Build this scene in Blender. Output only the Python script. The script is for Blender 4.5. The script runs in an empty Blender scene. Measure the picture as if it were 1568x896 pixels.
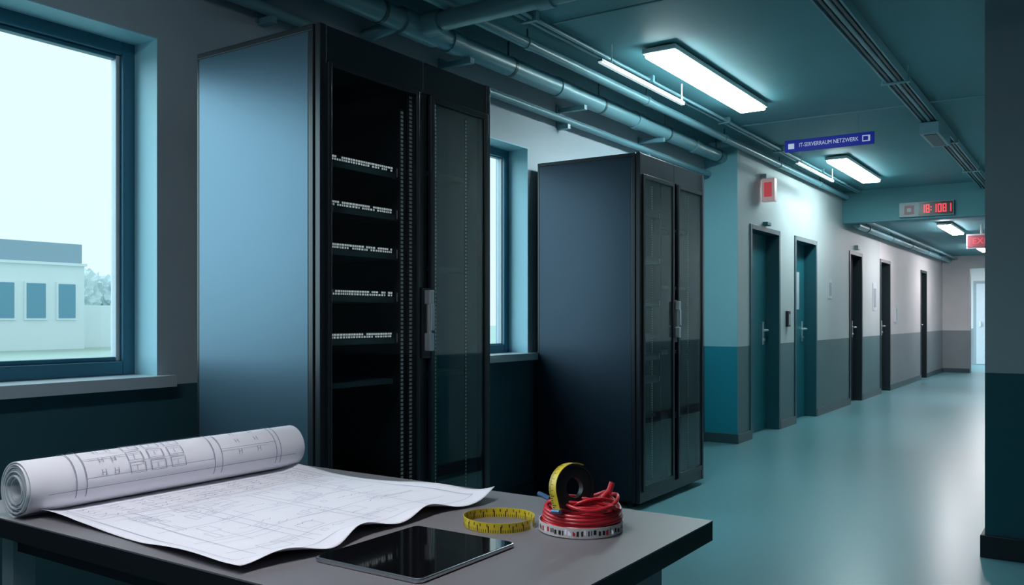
import bpy, bmesh, math, random
from mathutils import Vector, Matrix, noise as mnoise
random.seed(7)
scene = bpy.context.scene
scene.view_settings.view_transform = 'Standard'
scene.view_settings.look = 'None'

# ------------------------------------------------------------------ materials
def mat(name, col, rough=0.5, metal=0.0, noise=0.0, nscale=8.0, bump=0.0, bscale=60.0, spec=0.5, emit=None, estr=0.0, coat=0.0):
    m = bpy.data.materials.new(name); m.use_nodes = True
    nt = m.node_tree; b = nt.nodes['Principled BSDF']
    b.inputs['Base Color'].default_value = (*col, 1)
    b.inputs['Roughness'].default_value = rough
    b.inputs['Metallic'].default_value = metal
    b.inputs['Specular IOR Level'].default_value = spec
    b.inputs['Coat Weight'].default_value = coat
    if emit:
        b.inputs['Emission Color'].default_value = (*emit, 1)
        b.inputs['Emission Strength'].default_value = estr
    if noise > 0 or bump > 0:
        geo = nt.nodes.new('ShaderNodeNewGeometry')
    if noise > 0:
        n = nt.nodes.new('ShaderNodeTexNoise'); n.inputs['Scale'].default_value = nscale; n.inputs['Detail'].default_value = 4
        nt.links.new(geo.outputs['Position'], n.inputs['Vector'])
        r = nt.nodes.new('ShaderNodeMix'); r.data_type = 'RGBA'
        r.inputs['A'].default_value = (*[c*(1-noise) for c in col], 1)
        r.inputs['B'].default_value = (*[min(1, c*(1+noise)) for c in col], 1)
        nt.links.new(n.outputs['Fac'], r.inputs['Factor'])
        nt.links.new(r.outputs['Result'], b.inputs['Base Color'])
    if bump > 0:
        n2 = nt.nodes.new('ShaderNodeTexNoise'); n2.inputs['Scale'].default_value = bscale; n2.inputs['Detail'].default_value = 3
        nt.links.new(geo.outputs['Position'], n2.inputs['Vector'])
        bp = nt.nodes.new('ShaderNodeBump'); bp.inputs['Strength'].default_value = bump; bp.inputs['Distance'].default_value = 0.002
        nt.links.new(n2.outputs['Fac'], bp.inputs['Height'])
        nt.links.new(bp.outputs['Normal'], b.inputs['Normal'])
    return m

def mat_wall(name, upper, lower, zsplit=0.91, rough=0.55):
    m = bpy.data.materials.new(name); m.use_nodes = True
    nt = m.node_tree; b = nt.nodes['Principled BSDF']; b.inputs['Roughness'].default_value = rough
    b.inputs['Specular IOR Level'].default_value = 0.35
    geo = nt.nodes.new('ShaderNodeNewGeometry')
    sep = nt.nodes.new('ShaderNodeSeparateXYZ'); nt.links.new(geo.outputs['Position'], sep.inputs[0])
    gt = nt.nodes.new('ShaderNodeMath'); gt.operation = 'GREATER_THAN'; gt.inputs[1].default_value = zsplit
    nt.links.new(sep.outputs['Z'], gt.inputs[0])
    mix = nt.nodes.new('ShaderNodeMix'); mix.data_type = 'RGBA'
    mix.inputs['A'].default_value = (*lower, 1); mix.inputs['B'].default_value = (*upper, 1)
    nt.links.new(gt.outputs[0], mix.inputs['Factor'])
    n = nt.nodes.new('ShaderNodeTexNoise'); n.inputs['Scale'].default_value = 1.7; n.inputs['Detail'].default_value = 5
    nt.links.new(geo.outputs['Position'], n.inputs['Vector'])
    mr = nt.nodes.new('ShaderNodeMapRange'); mr.inputs['To Min'].default_value = 0.88; mr.inputs['To Max'].default_value = 1.08
    nt.links.new(n.outputs['Fac'], mr.inputs['Value'])
    mul = nt.nodes.new('ShaderNodeVectorMath'); mul.operation = 'SCALE'
    nt.links.new(mix.outputs['Result'], mul.inputs[0]); nt.links.new(mr.outputs[0], mul.inputs['Scale'])
    nt.links.new(mul.outputs[0], b.inputs['Base Color'])
    n2 = nt.nodes.new('ShaderNodeTexNoise'); n2.inputs['Scale'].default_value = 120
    nt.links.new(geo.outputs['Position'], n2.inputs['Vector'])
    bp = nt.nodes.new('ShaderNodeBump'); bp.inputs['Strength'].default_value = 0.15; bp.inputs['Distance'].default_value = 0.002
    nt.links.new(n2.outputs['Fac'], bp.inputs['Height']); nt.links.new(bp.outputs['Normal'], b.inputs['Normal'])
    return m

def mat_glass(name, tint, refl=0.08, rough=0.02):
    """thin sheet glass: Schlick reflectance from the surface angle, clear transmission"""
    m = bpy.data.materials.new(name); m.use_nodes = True
    nt = m.node_tree; nt.nodes.clear()
    out = nt.nodes.new('ShaderNodeOutputMaterial')
    t = nt.nodes.new('ShaderNodeBsdfTransparent'); t.inputs[0].default_value = (*tint, 1)
    g = nt.nodes.new('ShaderNodeBsdfGlossy'); g.inputs['Roughness'].default_value = rough
    geo = nt.nodes.new('ShaderNodeNewGeometry')
    dt = nt.nodes.new('ShaderNodeVectorMath'); dt.operation = 'DOT_PRODUCT'
    nt.links.new(geo.outputs['Incoming'], dt.inputs[0]); nt.links.new(geo.outputs['Normal'], dt.inputs[1])
    ab = nt.nodes.new('ShaderNodeMath'); ab.operation = 'ABSOLUTE'; nt.links.new(dt.outputs['Value'], ab.inputs[0])
    om = nt.nodes.new('ShaderNodeMath'); om.operation = 'SUBTRACT'; om.inputs[0].default_value = 1.0; nt.links.new(ab.outputs[0], om.inputs[1])
    pw = nt.nodes.new('ShaderNodeMath'); pw.operation = 'POWER'; pw.inputs[1].default_value = 5.0; nt.links.new(om.outputs[0], pw.inputs[0])
    ma = nt.nodes.new('ShaderNodeMath'); ma.operation = 'MULTIPLY_ADD'; ma.inputs[1].default_value = 0.9; ma.inputs[2].default_value = 0.03+refl; ma.use_clamp = True
    nt.links.new(pw.outputs[0], ma.inputs[0])
    mx = nt.nodes.new('ShaderNodeMixShader')
    nt.links.new(ma.outputs[0], mx.inputs[0]); nt.links.new(t.outputs[0], mx.inputs[1]); nt.links.new(g.outputs[0], mx.inputs[2])
    nt.links.new(mx.outputs[0], out.inputs[0])
    return m

M = {}
M['wall_room'] = mat_wall('paint_room', (0.42, 0.48, 0.54), (0.035, 0.10, 0.125))
M['wall_corr'] = mat_wall('paint_corridor', (0.47, 0.52, 0.53), (0.10, 0.18, 0.20))
M['wall_end'] = mat_wall('paint_corridor_end', (0.60, 0.585, 0.595), (0.24, 0.27, 0.29))
M['wall_pil'] = mat_wall('paint_pilaster', (0.25, 0.55, 0.62), (0.010, 0.24, 0.33))
M['wall_right'] = mat_wall('paint_right', (0.36, 0.42, 0.45), (0.012, 0.10, 0.13))
M['reveal'] = mat('window_reveal_paint', (0.34, 0.60, 0.70), 0.5)
M['ceil'] = mat('ceiling_paint', (0.085, 0.26, 0.30), 0.6, noise=0.12, nscale=1.2, bump=0.2)
M['floor'] = mat('linoleum_floor', (0.12, 0.29, 0.33), 0.30, noise=0.10, nscale=0.9, bump=0.05, bscale=8, spec=0.5)
M['skirt'] = mat('skirting', (0.03, 0.075, 0.09), 0.4)
M['skirt_dark'] = mat('skirting_dark', (0.008, 0.014, 0.02), 0.4)
M['frame'] = mat('window_frame_paint', (0.035, 0.16, 0.24), 0.35)
M['sill'] = mat('sill_stone', (0.50, 0.55, 0.60), 0.4, noise=0.05)
M['winglass'] = mat_glass('window_glass', (0.985, 1, 1), 0.0)
M['rack'] = mat('rack_black_steel', (0.014, 0.018, 0.024), 0.34, noise=0.05, spec=0.6)
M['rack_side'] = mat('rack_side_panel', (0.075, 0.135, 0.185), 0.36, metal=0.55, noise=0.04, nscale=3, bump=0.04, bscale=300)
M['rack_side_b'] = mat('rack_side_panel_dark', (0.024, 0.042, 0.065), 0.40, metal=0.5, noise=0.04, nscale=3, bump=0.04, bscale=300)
M['rack_in'] = mat('rack_interior', (0.008, 0.012, 0.015), 0.5)
M['shelf'] = mat('rack_shelf', (0.06, 0.09, 0.10), 0.4)
M['rackglass'] = mat_glass('rack_glass', (0.86, 0.93, 0.94), 0.055)
M['clearglass'] = mat_glass('rack_glass_clear', (0.97, 0.99, 0.99), 0.0)
M['hole'] = mat('rail_zinc', (0.85, 0.85, 0.80), 0.5)
M['silver'] = mat('brushed_silver', (0.75, 0.77, 0.80), 0.4, metal=0.6)
M['port'] = mat('patch_label_white_glow', (0.85, 0.86, 0.86), 0.5, emit=(0.9, 1, 1), estr=0.30)  # printed labels; glow added to lift them in the dim rack
M['table'] = mat('table_laminate', (0.185, 0.175, 0.19), 0.42, noise=0.06, nscale=30)
M['table_edge'] = mat('table_edge_black', (0.010, 0.010, 0.012), 0.4)
M['paper'] = mat('paper', (0.80, 0.79, 0.85), 0.75, noise=0.03, nscale=5)
M['ink'] = mat('ink_lines', (0.22, 0.23, 0.33), 0.8)
M['ink_light'] = mat('ink_lines_fine', (0.34, 0.35, 0.46), 0.8)
M['tab_glass'] = mat('tablet_glass', (0.004, 0.004, 0.005), 0.04, spec=0.6)
M['tab_metal'] = mat('tablet_metal', (0.55, 0.58, 0.62), 0.3, metal=1.0)
M['red'] = mat('red_cable', (0.62, 0.02, 0.035), 0.32, spec=0.6)
M['yellow'] = mat('tape_yellow', (0.78, 0.58, 0.03), 0.4)
M['ticks'] = mat('tape_black_ticks', (0.01, 0.01, 0.01), 0.5)
M['white'] = mat('tape_white', (0.72, 0.70, 0.68), 0.5)
M['blk'] = mat('black_rubber', (0.012, 0.012, 0.014), 0.5)
M['bluegrey'] = mat('clip_blue', (0.08, 0.16, 0.32), 0.3, metal=0.4)
M['pipe'] = mat('pipe_paint', (0.15, 0.32, 0.37), 0.33, noise=0.08, nscale=6, spec=0.6)
M['pipe_dark'] = mat('pipe_bands', (0.03, 0.07, 0.08), 0.4)
M['light_house'] = mat('fixture_housing', (0.7, 0.74, 0.74), 0.4)
M['light'] = mat('fixture_diffuser', (1, 1, 1), 0.4, emit=(0.76, 0.98, 1.0), estr=40)
M['light_end'] = mat('fixture_diffuser_warm', (1, 1, 1), 0.4, emit=(1.0, 0.94, 0.96), estr=66)
M['light_room_fill'] = mat('added_room_fill_diffuser', (1, 1, 1), 0.4, emit=(0.88, 0.96, 1.0), estr=26)  # emission of the added, unseen room light
M['strip'] = mat('strip_tube', (1, 1, 1), 0.4, emit=(0.8, 1.0, 1.0), estr=0.5)
M['door'] = mat('door_teal', (0.012, 0.13, 0.165), 0.4, noise=0.05)
M['doorframe'] = mat('door_frame_teal', (0.008, 0.075, 0.10), 0.4)
M['darkdoor'] = mat('door_dark', (0.012, 0.022, 0.028), 0.4)
M['signblue'] = mat('sign_blue_glow', (0.004, 0.012, 0.20), 0.5, spec=0.2, emit=(0.01, 0.03, 0.5), estr=0.22)  # glow put into the colour, since the board gets little light
M['signwhite'] = mat('sign_white_glow', (0.6, 0.62, 0.7), 0.4, emit=(0.7, 0.75, 1), estr=0.25)  # added glow brightens the white lettering too
M['signwhite2'] = mat('sign_white_lit', (0.55, 0.45, 0.46), 0.4, emit=(1, 0.6, 0.6), estr=0.2)
M['exitred'] = mat('exit_red', (0.55, 0.05, 0.07), 0.4, emit=(1, 0.12, 0.14), estr=0.3)
M['exitdim'] = mat('exit_red_dim', (0.22, 0.05, 0.07), 0.4)
M['led'] = mat('led_red', (0.9, 0.02, 0.02), 0.4, emit=(1, 0.03, 0.05), estr=2.0)
M['ledpanel'] = mat('led_panel', (0.01, 0.004, 0.006), 0.3)
M['plate'] = mat('plate_grey', (0.26, 0.31, 0.34), 0.4)
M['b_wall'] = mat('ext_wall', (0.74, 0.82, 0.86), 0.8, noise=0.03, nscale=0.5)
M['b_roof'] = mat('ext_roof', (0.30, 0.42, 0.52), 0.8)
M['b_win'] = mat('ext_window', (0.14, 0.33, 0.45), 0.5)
M['tree'] = mat('ext_tree_hazed', (0.60, 0.71, 0.75), 0.95, noise=0.12, nscale=0.5)  # distance haze painted in: pale, close to the sky tone
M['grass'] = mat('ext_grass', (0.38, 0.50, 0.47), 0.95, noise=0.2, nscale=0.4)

# ------------------------------------------------------------------ builder
class B:
    def __init__(s, name):
        s.name = name; s.bm = bmesh.new(); s.mats = []
    def mi(s, k):
        m = M[k]
        if m not in s.mats: s.mats.append(m)
        return s.mats.index(m)
    def box(s, x0, x1, y0, y1, z0, z1, k):
        i = s.mi(k)
        v = [s.bm.verts.new(p) for p in ((x0,y0,z0),(x1,y0,z0),(x1,y1,z0),(x0,y1,z0),(x0,y0,z1),(x1,y0,z1),(x1,y1,z1),(x0,y1,z1))]
        for f in ((0,3,2,1),(4,5,6,7),(0,1,5,4),(1,2,6,5),(2,3,7,6),(3,0,4,7)):
            fc = s.bm.faces.new([v[j] for j in f]); fc.material_index = i
        return s
    def quad(s, pts, k, smooth=False):
        f = s.bm.faces.new([s.bm.verts.new(p) for p in pts]); f.material_index = s.mi(k); f.smooth = smooth
    def sweep(s, pts, r, k, n=12, closed=False, caps=True):
        i = s.mi(k); pts = [Vector(p) for p in pts]; N = len(pts); rings = []
        up = None
        for a in range(N):
            if closed: t = pts[(a+1) % N] - pts[a-1]
            else: t = pts[min(a+1, N-1)] - pts[max(a-1, 0)]
            t.normalize()
            if up is None:
                up = Vector((0,0,1)) if abs(t.z) < 0.9 else Vector((1,0,0))
            e1 = (up - t*up.dot(t)).normalized(); up = e1; e2 = t.cross(e1)
            rr = r(a/(N-1)) if callable(r) else r
            rings.append([s.bm.verts.new(pts[a] + (e1*math.cos(2*math.pi*j/n) + e2*math.sin(2*math.pi*j/n))*rr) for j in range(n)])
        for a in range(N if closed else N-1):
            A = rings[a]; C = rings[(a+1) % N]
            for j in range(n):
                f = s.bm.faces.new([A[j], A[(j+1)%n], C[(j+1)%n], C[j]]); f.material_index = i; f.smooth = True
        if caps and not closed:
            for R in (rings[0], rings[-1]):
                f = s.bm.faces.new([s.bm.verts.new(v.co) for v in R]); f.material_index = i
        return s
    def cyl(s, p, q, r, k, n=20):
        return s.sweep([p, q], r, k, n)
    def ribbon(s, pts, wv, w, th, k):
        i = s.mi(k); pts = [Vector(p) for p in pts]; N = len(pts); secs = []
        for a in range(N):
            t = (pts[min(a+1,N-1)] - pts[max(a-1,0)]).normalized()
            W = (wv if isinstance(wv, Vector) else wv[a]).normalized()
            n = t.cross(W).normalized()
            P = pts[a]
            secs.append([s.bm.verts.new(P + W*w/2*sx + n*th/2*sy) for sx, sy in ((-1,-1),(1,-1),(1,1),(-1,1))])
        for a in range(N-1):
            for j in range(4):
                f = s.bm.faces.new([secs[a][j], secs[a][(j+1)%4], secs[a+1][(j+1)%4], secs[a+1][j]]); f.material_index = i
        for R in (secs[0], secs[-1]):
            f = s.bm.faces.new(R); f.material_index = i
    def done(s, bevel=0.0, parent=None, segs=2):
        bmesh.ops.recalc_face_normals(s.bm, faces=s.bm.faces)
        me = bpy.data.meshes.new(s.name); s.bm.to_mesh(me); s.bm.free()
        for m in s.mats: me.materials.append(m)
        o = bpy.data.objects.new(s.name, me); scene.collection.objects.link(o)
        if bevel > 0:
            md = o.modifiers.new('bevel', 'BEVEL'); md.width = bevel; md.segments = segs; md.limit_method = 'ANGLE'; md.angle_limit = math.radians(50)
            md.harden_normals = False
        if parent: o.parent = parent
        return o
def empty(name, loc=(0,0,0)):
    e = bpy.data.objects.new(name, None); scene.collection.objects.link(e); e.empty_display_size = 0.1
    return e
def text(name, body, loc, rot, size, k, parent, ext=0.0005, sx=1.0):
    c = bpy.data.curves.new(name, 'FONT'); c.body = body; c.size = size; c.extrude = ext; c.align_x = 'CENTER'; c.align_y = 'CENTER'
    c.materials.append(M[k]); o = bpy.data.objects.new(name, c); scene.collection.objects.link(o)
    o.location = loc; o.rotation_euler = rot; o.scale = (sx, 1, 1); o.parent = parent
    return o

# ------------------------------------------------------------------ room shell
XL = -3.12; XC = -2.80; YJ = 7.95; YR = 4.87; XR = -0.46; CH = 2.85; CL = 2.52
b = B('floor'); b.box(-3.4, 2.7, -2.7, 26, -0.1, 0, 'floor'); b.done()
b = B('ceiling'); b.box(-3.4, 2.7, -2.7, 12.2, CH, CH+0.1, 'ceil'); b.done()
b = B('ceiling_lowered'); b.box(-3.4, 0, 12.2, 26, CL, CL+0.1, 'ceil'); b.done()
b = B('wall_bulkhead'); b.box(XC, XR, 12.0, 12.2, 2.43, CH, 'ceil'); b.done()
W = [(0.65, 2.10), (3.38, 4.83)]; Z0, Z1 = 0.95, 2.30; T = 0.25
b = B('wall_left')
ys = [-2.6, W[0][0], W[0][1], W[1][0], W[1][1], YJ+0.3]
for i in range(0, 6, 2): b.box(XL-T, XL, ys[i], ys[i+1], 0, CH, 'wall_room')
for (a, c) in W:
    b.box(XL-T, XL, a, c, 0, Z0-0.045, 'wall_room'); b.box(XL-T, XL, a, c, Z1, CH, 'wall_room')
b.done()
DOORS = [(8.30, 9.26), (9.80, 10.72), (12.38, 13.16), (14.40, 15.20), (18.15, 18.85)]
b = B('wall_corridor_left')
b.box(XC-0.3, XC, YJ+0.02, DOORS[0][0], 0, CH, 'wall_corr')
for i, (a, c) in enumerate(DOORS):
    nx = DOORS[i+1][0] if i < 4 else 21.0
    kk = 'wall_corr' if i < 3 else 'wall_end'
    b.box(XC-0.3, XC, c, nx, 0, CH, kk)
    b.box(XC-0.3, XC, a, c, 2.10, CH, kk)
b.box(XC-0.45, XC-0.3, YJ+0.3, 21.0, 0, CH, 'wall_corr')
b.done()
b = B('wall_pilaster'); b.box(XL-0.01, XC, YJ, YJ+0.02, 0, CH, 'wall_pil'); b.done()
b = B('wall_corridor_end'); b.box(XC-0.3, -2.27, 21.0, 21.25, 0, CH, 'wall_end'); b.box(-2.27, XR, 21.0, 21.25, 2.25, CH, 'wall_end'); b.done()
b = B('wall_far'); b.box(-4.2, 0, 25.0, 25.2, 0, CH, 'wall_end'); b.done()
b = B('wall_corridor_right'); b.box(XR, XR+0.2, YR+0.2, 25.0, 0, CH, 'wall_corr'); b.done()
b = B('wall_right_front'); b.box(XR, 2.6, YR, YR+0.2, 0, CH, 'wall_right'); b.done()
b = B('wall_right'); b.box(2.5, 2.7, -2.6, YR+0.2, 0, CH, 'wall_room'); b.done()
b = B('wall_back'); b.box(-3.37, 2.7, -2.7, -2.5, 0, CH, 'wall_room'); b.done()

b = B('baseboard_left'); b.box(XL, XL+0.015, -2.5, YJ, 0, 0.09, 'skirt'); b.done(0.003)
b = B('baseboard_corridor')
b.box(XL, XC+0.015, YJ-0.015, YJ, 0, 0.09, 'skirt')
segs = [YJ] + [v for d in DOORS for v in d] + [21.0]
for i in range(0, len(segs), 2): b.box(XC, XC+0.015, segs[i], segs[i+1], 0, 0.09, 'skirt')
b.done(0.003)
b = B('baseboard_end'); b.box(XC, -2.27, 20.985, 21.0, 0, 0.09, 'skirt'); b.done()
b = B('baseboard_right'); b.box(XR-0.02, 2.5, YR-0.018, YR, 0, 0.11, 'skirt_dark'); b.box(XR-0.018, XR, YR, 21, 0, 0.11, 'skirt_dark'); b.done(0.003)

# windows
for n, (a, c) in enumerate(W):
    r = empty('window_%d' % (n+1))
    f = B('frame'); fx0, fx1 = XL-0.22, XL-0.15
    w = 0.055
    f.box(fx0, fx1, a, a+w, Z0, Z1, 'frame'); f.box(fx0, fx1, c-w, c, Z0, Z1, 'frame')
    f.box(fx0, fx1, a+w, c-w, Z0, Z0+w, 'frame'); f.box(fx0, fx1, a+w, c-w, Z1-w, Z1, 'frame')
    g = 0.018 if n == 0 else 0.006
    f.box(fx0+0.01, fx1-0.02, a+w, a+w+g, Z0+w, Z1-w, 'frame'); f.box(fx0+0.01, fx1-0.02, c-w-g, c-w, Z0+w, Z1-w, 'sill')
    f.box(fx0+0.01, fx1-0.02, a+w+g, c-w-g, Z0+w, Z0+w+g, 'frame'); f.box(fx0+0.01, fx1-0.02, a+w+g, c-w-g, Z1-w-g, Z1-w, 'frame')
    f.done(0.004, r)
    f = B('reveal'); f.box(fx1, XL+0.001, c-0.004, c+0.001, Z0, Z1, 'reveal'); f.box(fx1, XL+0.001, a-0.001, a+0.004, Z0, Z1, 'reveal'); f.box(fx1, XL+0.001, a+0.004, c-0.004, Z1-0.004, Z1+0.001, 'reveal'); f.done(0, r)
    f = B('pane'); f.box(XL-0.2, XL-0.195, a+w, c-w, Z0+w, Z1-w, 'winglass'); f.done(0, r)
    f = B('sill_board'); f.box(XL-0.22, XL, a, c, Z0-0.045, Z0, 'sill'); f.box(XL, XL+0.055, a-0.05, c+0.05, Z0-0.045, Z0, 'sill'); f.done(0.0, r)

# ------------------------------------------------------------------ exterior, colours paled to carry the haze
b = B('exterior_ground'); b.box(-140, -3.4, -40, 110, -0.15, -0.02, 'grass'); b.done()
b = B('exterior_building')
bx = -33.0; y1b = 19.0; y0b = 6.0
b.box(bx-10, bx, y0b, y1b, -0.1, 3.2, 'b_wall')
b.box(bx-10, bx+0.12, y0b, y1b+0.05, 3.2, 3.3, 'b_wall')
b.box(bx-10, bx-0.0, y0b, y1b-0.1, 3.3, 4.05, 'b_roof')
for (p, q) in ((15.2,16.3),(16.75,17.45),(17.95,18.6),(13.3,14.5),(11.0,12.4)):
    b.box(bx-0.1, bx+0.06, p-0.08, q+0.08, 1.1, 2.55, 'b_wall')
    b.box(bx, bx+0.08, p, q, 1.18, 2.48, 'b_win')
b.box(bx-8, bx-1, y1b, y1b+2.0, -0.1, 1.7, 'b_wall')
b.done()
b = B('exterior_tree_line')
mi = b.mi('tree')
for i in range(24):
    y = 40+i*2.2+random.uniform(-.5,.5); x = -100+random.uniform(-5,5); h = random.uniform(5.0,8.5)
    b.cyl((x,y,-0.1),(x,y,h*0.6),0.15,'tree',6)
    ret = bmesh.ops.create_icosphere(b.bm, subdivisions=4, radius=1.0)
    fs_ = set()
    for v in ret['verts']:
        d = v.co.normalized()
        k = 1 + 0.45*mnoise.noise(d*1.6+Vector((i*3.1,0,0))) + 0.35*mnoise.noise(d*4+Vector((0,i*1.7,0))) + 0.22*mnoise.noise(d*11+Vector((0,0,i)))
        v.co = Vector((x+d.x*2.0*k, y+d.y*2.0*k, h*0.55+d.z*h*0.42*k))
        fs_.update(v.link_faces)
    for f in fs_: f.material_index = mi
b.done()

# ------------------------------------------------------------------ server racks
def rack(name, x0, x1, y0, y1, h, mid0, mid1, first, panels, shelves):
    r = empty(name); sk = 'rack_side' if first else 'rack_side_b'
    c = B('cabinet')
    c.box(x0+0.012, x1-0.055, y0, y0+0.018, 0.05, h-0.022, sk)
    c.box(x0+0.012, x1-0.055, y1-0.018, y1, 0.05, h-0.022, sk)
    c.box(x0, x0+0.012, y0, y1, 0.05, h-0.022, 'rack')
    c.box(x0, x1-0.031, y0, y1, h-0.022, h, 'rack')
    c.box(x0+0.02, x1-0.06, y0+0.02, y1-0.02, 0.035, 0.075, 'rack')
    for (a, s) in ((y0, 1), (y1, -1)):
        p, q = sorted((a, a+s*0.03)); c.box(x1-0.055, x1-0.031, p, q, 0.035, h-0.022, 'rack')
        p, q = sorted((a+s*0.004, a+s*0.034)); c.box(x1-0.026, x1, p, q, 0.035, h, 'rack')
        p, q = sorted((a+s*0.010, a+s*0.030)); c.box(x1-0.031, x1-0.026, p, q, 0.035, h-0.005, 'rack')
    c.box(x1-0.03, x1-0.004, y0+0.034, mid0+0.04, h-0.125, h-0.001, 'rack')
    c.box(x1-0.03, x1-0.004, mid0+0.044, y1-0.034, h-0.125, h-0.001, 'rack')
    c.box(x1-0.03, x1-0.004, y0+0.034, y1-0.034, 0.035, 0.10, 'rack')
    c.box(x1-0.03, x1-0.008, mid0+0.004, mid1-0.03, 0.10, h-0.125, 'rack')
    c.box(x0+0.015, x1-0.10, (mid0+mid1)/2-0.006, (mid0+mid1)/2+0.006, 0.08, h-0.03, 'rack_in')
    c.box(x0+0.013, x0+0.02, y0+0.02, y1-0.02, 0.08, h-0.03, 'rack_in')
    for (px, py) in ((x0+0.06, y0+0.06), (x0+0.06, y1-0.06), (x1-0.09, y0+0.06), (x1-0.09, y1-0.06)):
        c.cyl((px, py, 0), (px, py, 0.04), 0.022, 'blk', 14)
    c.done(0.003, r)
    def door(nm, a, d, gk):
        D = B(nm); z0d, z1d = 0.105, h-0.13; e = 0.026 if gk == 'rackglass' else 0.016
        D.box(x1-0.006, x1+0.012, a, a+e, z0d, z1d, 'rack'); D.box(x1-0.006, x1+0.012, d-e, d, z0d, z1d, 'rack')
        D.box(x1-0.006, x1+0.012, a+e, d-e, z0d, z0d+e+0.01, 'rack'); D.box(x1-0.006, x1+0.012, a+e, d-e, z1d-e, z1d, 'rack')
        D.done(0.003, r)
        G = B(nm+'_glass'); G.box(x1+0.001, x1+0.005, a+e, d-e, z0d+e+0.01, z1d-e, gk); G.done(0, r)
    door('door_a', y0+0.034, mid0+0.002 if first else mid0+0.02, 'clearglass' if first else 'rackglass')
    door('door_b', mid1-0.028 if first else mid1-0.012, y1-0.034, 'rackglass')
    R = B('mounting_rails')
    def rail(x, ya, z0r=0.11, z1r=h-0.14, wd=0.02):
        R.box(x-0.004, x, ya-wd/2, ya+wd/2, z0r, z1r, 'rack')
        z = z0r+0.01
        while z < z1r-0.01:
            R.box(x, x+0.0012, ya-wd*0.28, ya+wd*0.28, z, z+0.0100, 'hole'); z += 0.0159
    if first:
        rail(x1-0.045, mid0-0.040, z1r=h-0.20, wd=0.024); rail(x1-0.03, mid0-0.006, wd=0.028)
        rail(x1-0.035, mid1+0.052, wd=0.028)
    else:
        rail(x1-0.12, mid0-0.05, wd=0.022); rail(x1-0.06, mid1+0.06, wd=0.014)
    rail(x1-0.10, y0+0.05, wd=0.016); rail(x1-0.10, y1-0.05, wd=0.016)
    rail(x0+0.10, y0+0.06, wd=0.016); rail(x0+0.10, mid0-0.03, wd=0.016)
    R.done(0, r)
    P = B('patch_panels')
    for z in panels:
        xa = x1-0.08; ya, yb = y0+0.03, mid0-0.030
        P.box(xa-0.10, xa, ya, yb, z-0.045, z, 'rack')
        P.box(xa-0.30, xa-0.10, ya, yb, z-0.045, z-0.038, 'shelf')
        P.box(xa, xa+0.006, yb-0.012, yb, z-0.047, z+0.002, 'rack'); P.box(xa+0.006, xa+0.0068, yb-0.008, yb-0.004, z-0.04, z-0.006, 'hole')
        P.box(xa, xa+0.0007, ya, yb-0.012, z-0.0445, z-0.024, 'shelf')
        y = ya+0.01
        while y < yb-0.03 and first:
            wl = random.choice([0.006, 0.008, 0.012])
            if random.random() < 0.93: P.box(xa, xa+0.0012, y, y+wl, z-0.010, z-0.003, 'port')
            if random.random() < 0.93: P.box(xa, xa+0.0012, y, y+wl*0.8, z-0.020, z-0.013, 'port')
            y += wl+0.004
    for z in shelves:
        P.box(x0+0.12, x1-0.10, y0+0.03, mid0-0.03, z-0.02, z, 'shelf')
    for z in (0.5, 0.95, 1.4, 1.8):
        P.box(x0+0.12, x1-0.12, mid1, y1-0.03, z-0.02, z, 'shelf')
    P.done(0, r)
    H = B('handle'); hy = mid0+ (mid1-mid0)*0.42; xh = x1+0.012
    H.box(x1-0.01, x1+0.012, hy-0.026, hy+0.026, 1.02, 1.30, 'rack')
    H.box(xh, xh+0.03, hy-0.013, hy+0.013, 1.235, 1.29, 'silver')
    H.box(xh+0.022, xh+0.034, hy-0.010, hy+0.010, 1.13, 1.235, 'silver')
    H.box(xh, xh+0.03, hy-0.013, hy+0.013, 1.05, 1.12, 'silver')
    H.box(xh+0.008, xh+0.022, hy-0.009, hy+0.009, 1.12, 1.235, 'silver')
    H.done(0.003, r)
    return r
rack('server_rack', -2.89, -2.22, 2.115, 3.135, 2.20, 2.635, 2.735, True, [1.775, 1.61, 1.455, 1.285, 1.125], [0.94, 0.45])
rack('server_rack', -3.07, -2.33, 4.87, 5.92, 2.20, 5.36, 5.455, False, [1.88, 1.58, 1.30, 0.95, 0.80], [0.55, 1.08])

# ------------------------------------------------------------------ table
b = B('desk')
tx0, tx1, ty0, ty1 = -2.15, -0.677, 0.94, 1.772
b.box(tx0, tx1, ty0, ty1, 0.747, 0.75, 'table'); b.box(tx0+0.0005, tx1-0.0005, ty0+0.0005, ty1-0.0005, 0.708, 0.747, 'table_edge')
for x in (tx0+0.09, tx1-0.12):
    for y in (ty0+0.09, ty1-0.075):
        b.box(x-0.025, x+0.025, y-0.025, y+0.025, 0, 0.708, 'plate')
b.box(tx0+0.115, tx1-0.145, ty1-0.09, ty1-0.06, 0.65, 0.708, 'table_edge'); b.box(tx0+0.115, tx1-0.145, ty0+0.075, ty0+0.105, 0.65, 0.708, 'table_edge')
b.box(tx0+0.075, tx0+0.105, ty0+0.115, ty1-0.10, 0.65, 0.708, 'table_edge'); b.box(tx1-0.135, tx1-0.105, ty0+0.115, ty1-0.10, 0.65, 0.708, 'table_edge')
b.done()

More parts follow.
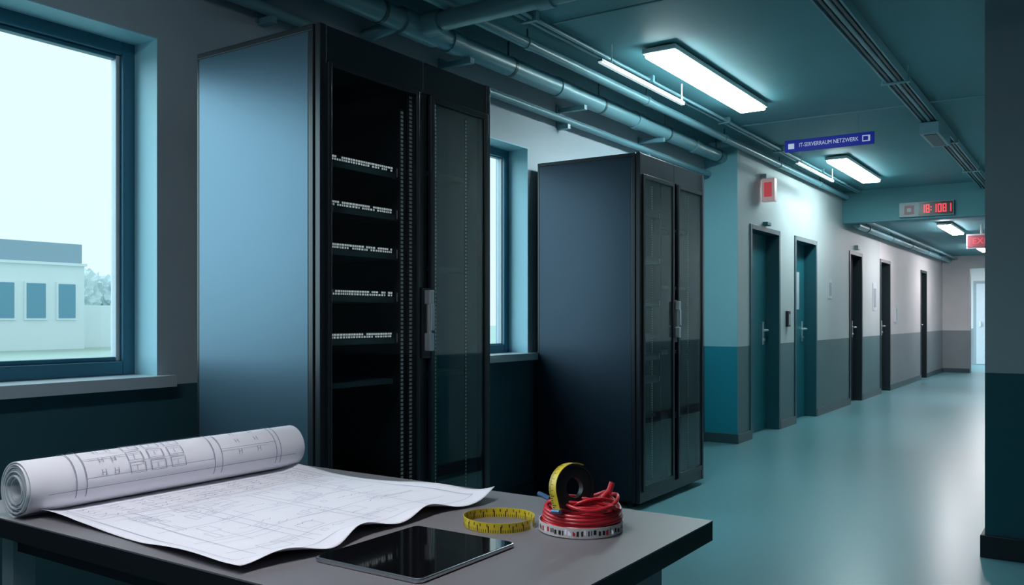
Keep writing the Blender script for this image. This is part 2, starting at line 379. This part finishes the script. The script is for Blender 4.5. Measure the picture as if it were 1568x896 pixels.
# ------------------------------------------------------------------ blueprint roll
TZ = 0.7505
rootp = empty('blueprint_roll')
cx, cz, RR = -1.925, TZ+0.0015+0.060, 0.060
ry0, ry1 = 0.955, 1.725
b = B('rolled_paper'); i = b.mi('paper')
turns = 8.0; nseg = int(turns*40); prof = []
for k in range(nseg+1):
    t = k/nseg; th = -math.pi/2 - (1-t)*turns*2*math.pi; rr = 0.022 + (RR-0.022)*t
    prof.append((cx+rr*math.cos(th), cz+rr*math.sin(th)))
ny = 14; rows = []
for j in range(ny+1):
    y = ry0+(ry1-ry0)*j/ny
    rows.append([])
    for k, (px, pz) in enumerate(prof):
        t = k/nseg; sl = 0.006*math.sin(t*23)*(1 if j == 0 else (-1 if j == ny else 0))*(0.6)
        rows[-1].append(b.bm.verts.new((px, y+sl, pz)))
for j in range(ny):
    for k in range(nseg):
        f = b.bm.faces.new([rows[j][k], rows[j][k+1], rows[j+1][k+1], rows[j+1][k]]); f.material_index = i; f.smooth = True
o = b.done(0, rootp)
md = o.modifiers.new('thick', 'SOLIDIFY'); md.thickness = 0.0028; md.offset = 0
o.modifiers.new('es', 'EDGE_SPLIT').split_angle = math.radians(60)

LEN = 0.735
def sheet(s, t):
    yn = 0.985 - 0.020*s + 0.010*math.sin(s*5); yf = 1.715 - 0.03*s
    endx = LEN*(0.99 + 0.022*math.sin(t*7.5+0.4) + 0.02*math.sin(t*3.1) - 0.012*math.sin(t*19))
    y = yn + (yf-yn)*t
    x = cx + s*endx
    z = TZ + 0.0012
    z += 0.004*max(0, math.sin(s*9+1.0))*(abs(t-0.5)*2)**4 + 0.0015*(1+math.sin(s*6+t*4))
    e = max(0, (s-0.86)/0.14)
    z += e*e*0.022*(0.15+0.85*math.sin(t*11+0.2)**2)
    e2 = max(0, (0.10-t)/0.10); z += e2*e2*0.006*(1+math.sin(s*8+1))
    e3 = max(0, (t-0.9)/0.1); z += e3*e3*0.006*(1+math.sin(s*7+2))
    return Vector((x, y, z))
b = B('sheet'); i = b.mi('paper'); NS, NT = 70, 60
g = [[b.bm.verts.new(sheet(a/NS, c/NT)) for c in range(NT+1)] for a in range(NS+1)]
for a in range(NS):
    for c in range(NT):
        f = b.bm.faces.new([g[a][c], g[a+1][c], g[a+1][c+1], g[a][c+1]]); f.material_index = i; f.smooth = True
o = b.done(0, rootp); md = o.modifiers.new('thick', 'SOLIDIFY'); md.thickness = 0.0006; md.offset = -1

b = B('drawing_lines'); ink = b.mi('ink'); ink2 = b.mi('ink_light'); cur = [ink2]
def line(fn, p, q, w, n=None):
    L = math.hypot(q[0]-p[0], q[1]-p[1]); n = n or max(2, int(L*60)); pv = None
    dx, dy = (q[0]-p[0])/max(L,1e-6), (q[1]-p[1])/max(L,1e-6); nx, nyy = -dy*w/2, dx*w/2
    for k in range(n+1):
        s = p[0]+(q[0]-p[0])*k/n; t = p[1]+(q[1]-p[1])*k/n
        A = b.bm.verts.new(fn(s+nx, t+nyy)); C = b.bm.verts.new(fn(s-nx, t-nyy))
        if pv:
            f = b.bm.faces.new([pv[0], A, C, pv[1]]); f.material_index = cur[0]
        pv = (A, C)
def fs(s, t): return sheet(s, t) + Vector((0, 0, 0.0009))
def rect(fn, a, c, d, e, w):
    line(fn, (a,c), (d,c), w); line(fn, (a,e), (d,e), w); line(fn, (a,c), (a,e), w); line(fn, (d,c), (d,e), w)
lw = 0.0020
rect(fs, 0.05, 0.04, 0.93, 0.96, lw)
for t in (0.12, 0.3, 0.34, 0.55, 0.58, 0.8): line(fs, (0.30, t), (0.90, t), lw*0.8)
for s in (0.30, 0.52, 0.70, 0.84): line(fs, (s, 0.08), (s, 0.92), lw*0.8)
for _ in range(60):
    a, c = round(random.uniform(0.1, 0.86), 2), round(random.uniform(0.06, 0.88), 2); rect(fs, a, c, a+random.choice([0.02, 0.03, 0.06]), c+random.choice([0.02, 0.04, 0.07]), lw*0.65)
for _ in range(34):
    a, c = random.uniform(0.1, 0.8), random.uniform(0.06, 0.88)
    if random.random() < .5: line(fs, (a, c), (min(.92, a+random.uniform(.04, .2)), c), lw*0.6)
    else: line(fs, (a, c), (a, min(.95, c+random.uniform(.04, .25))), lw*0.6)
def squig(fn, s, t, n, step=0.009, h=0.008, w=0.0018):
    p = (s, t)
    for k in range(n):
        q = (s+random.uniform(-h, h), t+(k+1)*step)
        line(fn, p, q, w, 1); p = q
cur[0] = ink
rect(fs, 0.09, 0.06, 0.25, 0.94, lw)
for k in range(10):
    for m in range(5): squig(fs, 0.10+m*0.030, 0.08+k*0.088, random.randint(4, 8))
cur[0] = ink2
for k in range(30): squig(fs, random.uniform(0.32, 0.88), random.uniform(0.08, 0.85), random.randint(4, 9), w=0.0015)
def fr(s, t):
    th = s; R2 = RR+0.0022
    return Vector((cx+R2*math.cos(th), ry0+(ry1-ry0)*t, cz+R2*math.sin(th)))
A0, A1 = -0.5, 2.6
def lyr(t, w=0.0026, a=A0, c=A1):
    pv = None
    for k in range(41):
        th = a+(c-a)*k/40; P = b.bm.verts.new(fr(th, t)); Q = b.bm.verts.new(fr(th, t+w))
        if pv: f = b.bm.faces.new([pv[0], P, Q, pv[1]]); f.material_index = ink
        pv = (P, Q)
def lal(th, t0, t1, w=0.018):
    pts = [fr(th, t0), fr(th, t1), fr(th+w, t1), fr(th+w, t0)]
    f = b.bm.faces.new([b.bm.verts.new(p) for p in pts]); f.material_index = ink
for t in (0.13, 0.16, 0.60, 0.63, 0.86, 0.88): lyr(t)
for (a, t0, t1) in ((0.15,0.16,0.6),(0.9,0.16,0.34),(1.5,0.3,0.6),(0.55,0.34,0.47),(1.9,0.16,0.86),(0.5,0.63,0.86),(-0.2,0.05,0.95)): lal(a, t0, t1)
for t0 in (0.30, 0.37, 0.44):
    for a0 in (0.1, 0.6, 1.1):
        a1 = a0+0.38; lal(a0, t0, t0+0.05); lal(a1, t0, t0+0.05); lyr(t0, 0.0024, a0, a1); lyr(t0+0.05, 0.0024, a0, a1)
        lyr(t0+0.022, 0.0018, a0+0.1, a1-0.1)
for t0 in (0.21, 0.25, 0.70, 0.78):
    for a0 in (0.2, 0.7, 1.2): lyr(t0, 0.002, a0, a0+0.22); lyr(t0+0.012, 0.002, a0, a0+0.22); lal(a0+0.1, t0, t0+0.012)
b.done(0, rootp)

# ------------------------------------------------------------------ tablet
r = empty('tablet')
b = B('body'); ax0, ax1, ay0, ay1 = -1.150, -0.905, 1.080, 1.362
def rrect(B_, x0, x1, y0, y1, rad, z0, z1, k, n=8):
    pts = []
    for (ccx, ccy, a0) in ((x1-rad, y1-rad, 0), (x0+rad, y1-rad, 90), (x0+rad, y0+rad, 180), (x1-rad, y0+rad, 270)):
        for j in range(n+1):
            a = math.radians(a0+90*j/n); pts.append((ccx+rad*math.cos(a), ccy+rad*math.sin(a)))
    i = B_.mi(k); lo = [B_.bm.verts.new((p[0], p[1], z0)) for p in pts]; hi = [B_.bm.verts.new((p[0], p[1], z1)) for p in pts]
    for f in (B_.bm.faces.new(lo), B_.bm.faces.new(hi)): f.material_index = i
    for j in range(len(pts)):
        q = (j+1) % len(pts); f = B_.bm.faces.new([lo[j], lo[q], hi[q], hi[j]]); f.material_index = i; f.smooth = False
rrect(b, ax0, ax1, ay0, ay1, 0.014, 0.7503, 0.7585, 'tab_metal'); b.done(0.0022, r)
b = B('screen'); rrect(b, ax0+0.003, ax1-0.003, ay0+0.003, ay1-0.003, 0.012, 0.7580, 0.7590, 'tab_glass'); b.done(0, r)

# ------------------------------------------------------------------ cable coil
rc = empty('network_cable_coil')
ccx, ccy = -0.872, 1.548
b = B('cables')
pts = []; nt = 12
for k in range(nt*44+1):
    t = k/(nt*44); a = k/44*2*math.pi
    layer = t*nt
    rad = 0.073 + 0.006*math.sin(layer*2.3+1) + 0.004*math.sin(a*1.37) - 0.003*t
    z = TZ+0.0225 + 0.024*t + 0.006*math.sin(a*0.83+layer)
    pts.append((ccx+rad*math.cos(a), ccy+rad*math.sin(a), z))
b.sweep(pts, 0.0040, 'red', 8)
pts = []
for k in range(5*44+1):
    a = k/44*2*math.pi; t = k/(5*44)
    rad = 0.076-0.012*math.sin(t*9)**2
    pts.append((ccx+rad*math.cos(a), ccy+rad*math.sin(a), TZ+0.0045+0.016*t))
b.sweep(pts, 0.004, 'red', 8)
for (t0, tilt, rad, dz, ox, oy) in ((0.3, 0.40, 0.070, 0.054, 0.006, 0.0), (1.4, -0.45, 0.066, 0.056, 0.0, 0.008), (2.4, 0.35, 0.070, 0.050, 0.010, -0.002), (3.3, 0.5, 0.060, 0.058, -0.008, 0.004), (4.5, 0.3, 0.074, 0.047, 0.008, 0.008)):
    pts = []
    for k in range(44):
        a = k/44*2*math.pi; x = rad*math.cos(a); y = rad*0.88*math.sin(a)
        z = TZ+dz+tilt*x*math.cos(t0)*0.4 + tilt*y*0.4*math.sin(t0)+0.005*math.sin(3*a+t0)
        pts.append((ccx+ox+x*math.cos(t0)-y*math.sin(t0), ccy+oy+x*math.sin(t0)+y*math.cos(t0), z))
    b.sweep(pts, 0.0038, 'red', 8, closed=True)
b.sweep([(ccx-0.06, ccy-0.03, TZ+0.050), (ccx-0.045, ccy-0.048, TZ+0.060), (ccx-0.02, ccy-0.06, TZ+0.066), (ccx+0.01, ccy-0.06, TZ+0.066), (ccx+0.035, ccy-0.04, TZ+0.062), (ccx+0.05, ccy-0.01, TZ+0.066), (ccx+0.052, ccy+0.02, TZ+0.078)], 0.0038, 'red', 8)
b.sweep([(ccx-0.05, ccy-0.01, TZ+0.055), (ccx-0.015, ccy-0.035, TZ+0.072), (ccx+0.03, ccy-0.03, TZ+0.070), (ccx+0.07, ccy-0.01, TZ+0.056), (ccx+0.078, ccy+0.02, TZ+0.044)], 0.0038, 'red', 8)
b.cyl((ccx+0.052, ccy+0.02, TZ+0.072), (ccx+0.056, ccy+0.03, TZ+0.096), 0.006, 'red', 10)
b.cyl((ccx+0.035, ccy+0.012, TZ+0.062), (ccx+0.050, ccy+0.026, TZ+0.080), 0.005, 'red', 10)
b.cyl((ccx-0.055, ccy-0.03, TZ+0.060), (ccx-0.088, ccy-0.02, TZ+0.066), 0.005, 'bluegrey', 10)
b.done(0, rc)
b = B('label_band')
pts = [(ccx+0.0845*math.cos(a), ccy+0.0845*math.sin(a), TZ+0.0115) for a in [k/72*2*math.pi for k in range(73)]]
b.ribbon(pts, Vector((0,0,1)), 0.020, 0.0012, 'white')
a = 0.0
while a < 6.28:
    da = random.uniform(0.02, 0.07); k = random.choice(['ticks', 'red', 'ticks', 'signwhite', 'ticks'])
    z0b = TZ+0.005+random.uniform(0, 0.004); R3 = 0.0855
    b.quad([(ccx+R3*math.cos(a), ccy+R3*math.sin(a), z0b), (ccx+R3*math.cos(a+da), ccy+R3*math.sin(a+da), z0b), (ccx+R3*math.cos(a+da), ccy+R3*math.sin(a+da), z0b+random.uniform(.005,.011)), (ccx+R3*math.cos(a), ccy+R3*math.sin(a), z0b+.009)], k)
    a += da+random.uniform(0.02, 0.06)
b.done(0, rc)

# ------------------------------------------------------------------ tape measure
r = empty('tape_measure')
b = B('yellow_loop')
lx, ly, lr_ = -1.030, 1.484, 0.073
pts = [(lx+lr_*math.cos(a)*1.02, ly+lr_*math.sin(a)*0.98, TZ+0.0105+0.001*math.sin(2*a)) for a in [0.25+k/90*6.1 for k in range(91)]]
b.ribbon(pts, Vector((0,0,1)), 0.020, 0.0009, 'yellow')
for sgn, off in ((1, 0.0009), (-1, -0.0009)):
    for k in range(90):
        a = 0.25+k/90*6.1; da = 0.016 if k % 5 else 0.03; hh = 0.006 if k % 5 else 0.013
        R3 = lr_+off
        def P(a_, z_): return (lx+R3*math.cos(a_)*1.02, ly+R3*math.sin(a_)*0.98, z_+0.001*math.sin(2*a_))
        b.quad([P(a, TZ+0.0015), P(a+da, TZ+0.0015), P(a+da, TZ+0.0015+hh), P(a, TZ+0.0015+hh)], 'ticks')
        if k % 3 == 0: b.quad([P(a+0.03, TZ+0.0125), P(a+0.055, TZ+0.0125), P(a+0.055, TZ+0.018), P(a+0.03, TZ+0.018)], 'ticks')
b.done(0, r)
b = B('standing_tape_reel')
axv = Vector((0.90, -0.42, 0.14)).normalized()
e1 = Vector((0,0,1)); e1 = (e1-axv*e1.dot(axv)).normalized(); e2 = axv.cross(e1).normalized()
C = Vector((-0.866, 1.505, TZ+0.092)); RO = 0.047
def rp(a, rad, off=0.0): return C + e1*rad*math.cos(a) + e2*rad*math.sin(a) + axv*off
N = 60
b.ribbon([rp(k/N*2*math.pi, RO*0.66) for k in range(N+1)], axv, 0.014, 0.022, 'blk')
b.ribbon([rp(k/N*2*math.pi, RO*0.93) for k in range(N+1)], axv, 0.021, 0.004, 'blk')
sgn = 1 if (e2.dot(Vector((-0.83, -0.558, 0))) > 0) else -1
arc = [rp(sgn*(-0.5+k/40*2.3), RO+0.0012) for k in range(41)]
d = (arc[-1]-arc[-2]).normalized()
tail = [arc[-1] + d*0.004*k + Vector((0,0,-0.0006*k)) for k in range(1, 8)]
b.ribbon(arc+tail, axv, 0.024, 0.0012, 'yellow')
full = arc+tail
for k in range(1, len(full)-1):
    p, q = full[k], full[k]+(full[k+1]-full[k])*0.35
    nrm = ((full[k]-C)); nrm = (nrm-axv*nrm.dot(axv)).normalized()*0.0010
    hh = 0.007 if k % 4 else 0.014
    b.quad([p+nrm-axv*0.0105, q+nrm-axv*0.0105, q+nrm-axv*(0.0105-hh), p+nrm-axv*(0.0105-hh)], 'ticks')
b.cyl(tail[-1]+axv*0.012, tail[-1]-axv*0.016, 0.0045, 'bluegrey', 10)
b.done(0, rc)

# ------------------------------------------------------------------ ceiling pipes
b = B('ceiling_pipe')
b.cyl((-2.95, -2.45, 2.70), (-2.95, 11.95, 2.70), 0.058, 'pipe')
y = -2.0
while y < 11.9:
    b.cyl((-2.95, y, 2.70), (-2.95, y+0.09, 2.70), 0.066, 'pipe', 20)
    b.cyl((-2.95, y+0.6, 2.70), (-2.95, y+0.625, 2.70), 0.061, 'pipe_dark', 20)
    b.cyl((-2.95, y+0.6, 2.76), (-2.95, y+0.6, CH), 0.006, 'pipe_dark', 8)
    y += 1.15
b.cyl((-2.95, 3.5, 2.70), (2.45, 3.5, 2.70), 0.05, 'pipe'); b.cyl((-2.88, 3.5, 2.70), (-2.78, 3.5, 2.70), 0.064, 'pipe'); b.cyl((-2.2, 3.5, 2.70), (-2.12, 3.5, 2.70), 0.06, 'pipe')
b.cyl((-2.95, 3.36, 2.70), (-2.95, 3.64, 2.70), 0.07, 'pipe')
b.sweep([(-3.11, 3.28, 2.62), (-3.05, 3.28, 2.63), (-3.0, 3.33, 2.66), (-2.95, 3.4, 2.70)], 0.035, 'pipe', 14)
b.done()
b = B('ceiling_pipe')
b.cyl((-2.73, -2.45, 2.765), (-2.73, 11.95, 2.765), 0.030, 'pipe')
b.cyl((-3.06, 2.2, 2.55), (-3.06, 7.9, 2.55), 0.024, 'pipe')
y = 2.6
while y < 7.8:
    b.box(XL, -2.90, y, y+0.035, 2.605, 2.635, 'pipe'); b.box(XL, XL+0.012, y-0.015, y+0.05, 2.50, 2.66, 'pipe')
    b.box(XL, -3.03, y, y+0.035, 2.49, 2.52, 'pipe'); y += 1.3
y = -2.2
while y < 11.9:
    b.cyl((-2.73, y, 2.765), (-2.73, y+0.05, 2.765), 0.036, 'pipe'); b.cyl((-2.73, y+0.02, 2.79), (-2.73, y+0.02, CH), 0.005, 'pipe_dark', 8); y += 1.6
b.done()
b = B('ceiling_conduit')
for x, z, rr in ((-2.60, 2.82, 0.012), (-2.56, 2.82, 0.012)):
    b.cyl((x, 3.0, z), (x, 11.98, z), rr, 'pipe', 10)
b.cyl((-2.56, 7.35, 2.838), (XR, 7.35, 2.838), 0.006, 'pipe', 8); b.cyl((-2.56, 4.2, 2.838), (2.4, 4.2, 2.838), 0.006, 'pipe', 8)
for y in (4, 5.5, 7, 8.5, 10): b.box(-2.63, -2.53, y, y+0.03, 2.80, CH, 'pipe')
b.done()
b = B('ceiling_pipe')
b.cyl((-2.66, 12.2, 2.42), (-2.66, 20.98, 2.42), 0.045, 'pipe'); b.cyl((-2.52, 12.2, 2.46), (-2.52, 20.98, 2.46), 0.02, 'pipe')
for y in (12.8, 14.5, 16.2, 17.9, 19.6): b.cyl((-2.66, y, 2.42), (-2.66, y+0.06, 2.42), 0.055, 'pipe'); b.cyl((-2.66, y, 2.45), (-2.66, y, CL), 0.006, 'pipe_dark', 8)
b.done()
b = B('cable_trunking')
ty_a, ty_b = 1.5, 11.95
b.box(-1.163, -1.057, ty_a, ty_b, 2.77, 2.80, 'pipe_dark')
b.box(-1.175, -1.163, ty_a, ty_b, 2.745, 2.805, 'pipe'); b.box(-1.057, -1.045, ty_a, ty_b, 2.745, 2.805, 'pipe')
for x, rr in ((-1.142, 0.011), (-1.112, 0.014), (-1.080, 0.011)): b.cyl((x, ty_a, 2.757), (x, ty_b, 2.757), rr, 'pipe' if rr > 0.012 else 'pipe_dark', 10)
for y in (2.2, 4.2, 6.2, 8.6, 10.4):
    b.box(-1.20, -1.02, y, y+0.03, 2.733, 2.743, 'pipe'); b.cyl((-1.19, y+0.015, 2.74), (-1.19, y+0.015, CH), 0.005, 'pipe', 8); b.cyl((-1.03, y+0.015, 2.74), (-1.03, y+0.015, CH), 0.005, 'pipe', 8)
b.box(-1.18, -1.04, 7.6, 8.25, 2.650, 2.740, 'pipe'); b.box(-1.155, -1.065, 7.65, 8.2, 2.645, 2.650, 'pipe_dark')
b.done(0.002)

# ------------------------------------------------------------------ light fixtures
def fixture(x0, x1, y0, y1, zc, k):
    r = empty('ceiling_light')
    h = B('housing'); h.box(x0, x1, y0, y1, zc-0.045, zc-0.012, 'light_house'); h.box(x0+0.05, x1-0.05, y0+0.2, y1-0.2, zc-0.012, zc, 'light_house'); h.done(0.006, r)
    d = B('diffuser'); d.box(x0+0.012, x1-0.012, y0+0.02, y1-0.02, zc-0.068, zc-0.045, k); d.done(0.008, r)
fixture(-2.33, -2.11, 4.90, 6.68, CH, 'light')
fixture(-2.33, -2.11, 9.25, 10.95, CH, 'light')
fixture(-1.86, -1.68, 13.4, 14.9, CL, 'light_end')
fixture(-1.86, -1.68, 17.6, 19.1, CL, 'light_end')
fixture(-1.86, -1.68, 22.6, 24.1, CL, 'light_end')
fixture(-1.3, -1.08, -0.9, 0.7, CH, 'light_room_fill')  # unseen light added above the near room to brighten table and paper
def strip(y0, y1):
    r = empty('strip_light')
    s = B('tube'); s.box(-2.472, -2.448, y0, y1, 2.702, 2.712, 'strip'); s.box(-2.475, -2.445, y0, y1, 2.712, 2.725, 'pipe')
    s.cyl((-2.46, y0+0.15, 2.725), (-2.46, y0+0.15, CH), 0.004, 'light_house', 8); s.cyl((-2.46, y1-0.02, 2.725), (-2.46, y1-0.02, CH), 0.007, 'light_house', 8); s.done(0, r)
strip(4.6, 5.85); strip(8.7, 10.1)
r = empty('added_desk_fill')  # unseen lamp added above the desk to brighten tabletop and paper
q = B('fill_lamp_ring'); q.sweep([(-1.35+0.09*math.cos(a), 1.0+0.09*math.sin(a), CH-0.008) for a in [k/32*2*math.pi for k in range(32)]], 0.010, 'light_house', 8, closed=True)  # ring that dresses the added desk lamp
q.done(0, r)
ld = bpy.data.lights.new('desk_fill_lamp', 'SPOT'); ld.energy = 95; ld.color = (1.0, 0.94, 0.99); ld.spot_size = math.radians(62); ld.spot_blend = 0.8; ld.shadow_soft_size = 0.09  # added spot, aimed down at the desk
lo = bpy.data.objects.new('desk_fill_lamp', ld); scene.collection.objects.link(lo); lo.location = (-1.35, 1.0, CH-0.02); lo.parent = r

# ------------------------------------------------------------------ corridor doors
for n, (a, c) in enumerate(DOORS):
    r = empty('door_%d' % (n+1)); teal = n < 2
    dm = 'door' if teal else 'darkdoor'; fm = 'doorframe' if teal else 'darkdoor'
    F = B('frame'); rec = 0.13 if teal else 0.10
    e = 0.05
    F.box(XC-rec-0.05, XC+0.012, a, a+e, 0, 2.10, fm); F.box(XC-rec-0.05, XC+0.012, c-e, c, 0, 2.10, fm); F.box(XC-rec-0.05, XC+0.012, a+e, c-e, 2.05, 2.10, fm)
    F.done(0.003, r)
    L = B('leaf'); L.box(XC-rec-0.045, XC-rec, a+e, c-e, 0.005, 2.05, dm)
    if n == 1:
        L.box(XC-rec, XC-rec+0.004, a+e+0.38, a+e+0.60, 1.28, 1.72, 'sill')
    L.done(0.002, r)
    H = B('handle'); hy = c-e-0.10
    H.box(XC-rec, XC-rec+0.006, hy-0.02, hy+0.02, 0.90, 1.14, 'silver'); H.cyl((XC-rec, hy, 1.05), (XC-rec+0.05, hy, 1.05), 0.012, 'silver', 10)
    H.cyl((XC-rec+0.05, hy+0.01, 1.05), (XC-rec+0.05, hy-0.13, 1.05), 0.011, 'silver', 10); H.cyl((XC-rec, hy, 0.95), (XC-rec+0.02, hy, 0.95), 0.014, 'silver', 12)
    H.done(0, r)
b = B('door_6'); b.box(-2.62, -1.70, 24.97, 25.0, 0, 2.12, 'plate'); b.box(-2.55, -1.77, 24.95, 24.97, 0.01, 2.05, 'sill'); b.box(-2.48, -2.44, 24.9, 24.95, 0.95, 1.1, 'silver'); b.done(0.003)

def wallbox(name, y, z, w, h, k, t=0.02):
    q = B(name); q.box(XC, XC+t, y-w/2, y+w/2, z-h/2, z+h/2, k); q.box(XC+t, XC+t+0.002, y-w*0.36, y+w*0.36, z-h*0.38, z+h*0.30, 'plate'); q.done(0.002)
wallbox('card_reader', 9.52, 1.17, 0.08, 0.17, 'blk', 0.03)
wallbox('wall_notice', 11.35, 1.55, 0.16, 0.25, 'sill', 0.008)
wallbox('wall_poster', 14.0, 1.5, 0.25, 0.42, 'sill', 0.008)
wallbox('card_reader_far', 15.6, 1.25, 0.10, 0.28, 'sill', 0.03)  # second card reader, further down the corridor
q = B('door_closer'); q.box(XC+0.0, XC+0.05, 8.70, 8.82, 2.115, 2.15, 'door'); q.done(0.004)  # door closer above the first door
q = B('door_alarm_beacon'); q.box(XC+0.0, XC+0.05, 12.7, 12.82, 2.13, 2.19, 'plate'); q.done(0.004)

# exit sign
r = empty('exit_sign')
q = B('box'); q.box(XC+0.02, XC+0.15, 8.60, 8.68, 2.34, 2.57, 'signwhite2'); q.box(XC+0.045, XC+0.125, 8.592, 8.60, 2.385, 2.53, 'exitred'); q.box(XC, XC+0.06, 8.62, 8.66, 2.57, 2.62, 'plate'); q.done(0.006, r)
r = empty('fire_exit_sign')
q = B('box'); q.box(-1.56, -1.16, 14.0, 14.04, 2.17, 2.38, 'plate'); q.box(-1.54, -1.18, 13.992, 14.0, 2.19, 2.36, 'exitdim'); q.box(-1.38, -1.35, 14.0, 14.03, 2.38, CL, 'plate')
q.done(0.004, r)
text('letters', 'EXIT', (-1.36, 13.99, 2.275), (math.pi/2, 0, 0), 0.12, 'exitred', r)

# hanging direction sign
r = empty('hanging_sign')
q = B('board'); q.box(-2.22, -1.50, 7.49, 7.51, 2.595, 2.695, 'signblue')
for x in (-2.1, -1.62): q.cyl((x, 7.5, 2.695), (x, 7.5, CH), 0.003, 'pipe', 8)
q.box(-2.19, -2.14, 7.487, 7.49, 2.62, 2.665, 'signwhite'); q.box(-1.59, -1.53, 7.487, 7.49, 2.62, 2.67, 'signwhite'); q.box(-1.583, -1.545, 7.485, 7.487, 2.628, 2.662, 'signblue')
q.done(0.0, r)
text('letters', 'IT-SERVERRAUM NETZWERK', (-1.86, 7.487, 2.645), (math.pi/2, 0, 0), 0.048, 'signwhite', r, sx=0.78)

# LED clock on bulkhead
r = empty('digital_clock')
q = B('panel'); q.box(-2.09, -1.47, 11.95, 12.0, 2.46, 2.64, 'plate'); q.box(-1.86, -1.48, 11.94, 11.95, 2.47, 2.63, 'ledpanel'); q.box(-2.03, -1.92, 11.945, 11.95, 2.49, 2.60, 'exitdim'); q.box(-2.0, -1.95, 11.943, 11.945, 2.52, 2.57, 'plate')
q.done(0.0, r)
SEG = {'0':'abcdef','1':'bc','8':'abcdefg','6':'acdefg'}
q = B('digits'); x = -1.835; yq = 11.936; w, h, t = 0.040, 0.10, 0.009; zb = 2.50
for ch in '18:1081':
    if ch == ':':
        q.box(x, x+t, yq, yq+0.004, zb+0.025, zb+0.037, 'led'); q.box(x, x+t, yq, yq+0.004, zb+0.062, zb+0.074, 'led'); x += 0.026; continue
    R_ = {'a':(x,x+w,zb+h-t,zb+h),'d':(x,x+w,zb,zb+t),'g':(x,x+w,zb+h/2-t/2,zb+h/2+t/2),'f':(x,x+t,zb+h/2,zb+h),'e':(x,x+t,zb,zb+h/2),'b':(x+w-t,x+w,zb+h/2,zb+h),'c':(x+w-t,x+w,zb,zb+h/2)}
    for s_ in SEG[ch]:
        p = R_[s_]; q.box(p[0], p[1], yq, yq+0.004, p[2], p[3], 'led')
    x += w+0.015
q.done(0, r)

# ------------------------------------------------------------------ world + soft daylight
w = bpy.data.worlds.new('overcast_sky'); scene.world = w; w.use_nodes = True
nt = w.node_tree; bg = nt.nodes['Background']
tc = nt.nodes.new('ShaderNodeTexCoord'); sp = nt.nodes.new('ShaderNodeSeparateXYZ'); nt.links.new(tc.outputs['Generated'], sp.inputs[0])
cr = nt.nodes.new('ShaderNodeValToRGB'); cr.color_ramp.elements[0].position = 0.0; cr.color_ramp.elements[0].color = (0.66, 0.80, 0.86, 1)
cr.color_ramp.elements[1].position = 0.35; cr.color_ramp.elements[1].color = (0.69, 0.90, 0.93, 1)
nt.links.new(sp.outputs['Z'], cr.inputs[0]); nt.links.new(cr.outputs[0], bg.inputs[0]); bg.inputs[1].default_value = 1.3
sl = bpy.data.lights.new('overcast_sun', 'SUN'); sl.energy = 5.0; sl.angle = math.radians(75); sl.color = (0.58, 0.88, 1.0)
so = bpy.data.objects.new('overcast_sun', sl); scene.collection.objects.link(so)
so.rotation_euler = Vector((0.85, 0.52, -0.42)).to_track_quat('-Z', 'Y').to_euler(); so.location = (-12, -6, 8)

# ------------------------------------------------------------------ camera
cam = bpy.data.cameras.new('camera'); co = bpy.data.objects.new('camera', cam); scene.collection.objects.link(co)
co.location = (0, 0, 1.18); co.rotation_euler = (math.pi/2, 0, math.atan(896/1333))
cam.sensor_width = 36; cam.lens = 36*1333/1568; cam.shift_y = 39/1568; cam.clip_start = 0.05; cam.clip_end = 300
scene.camera = co
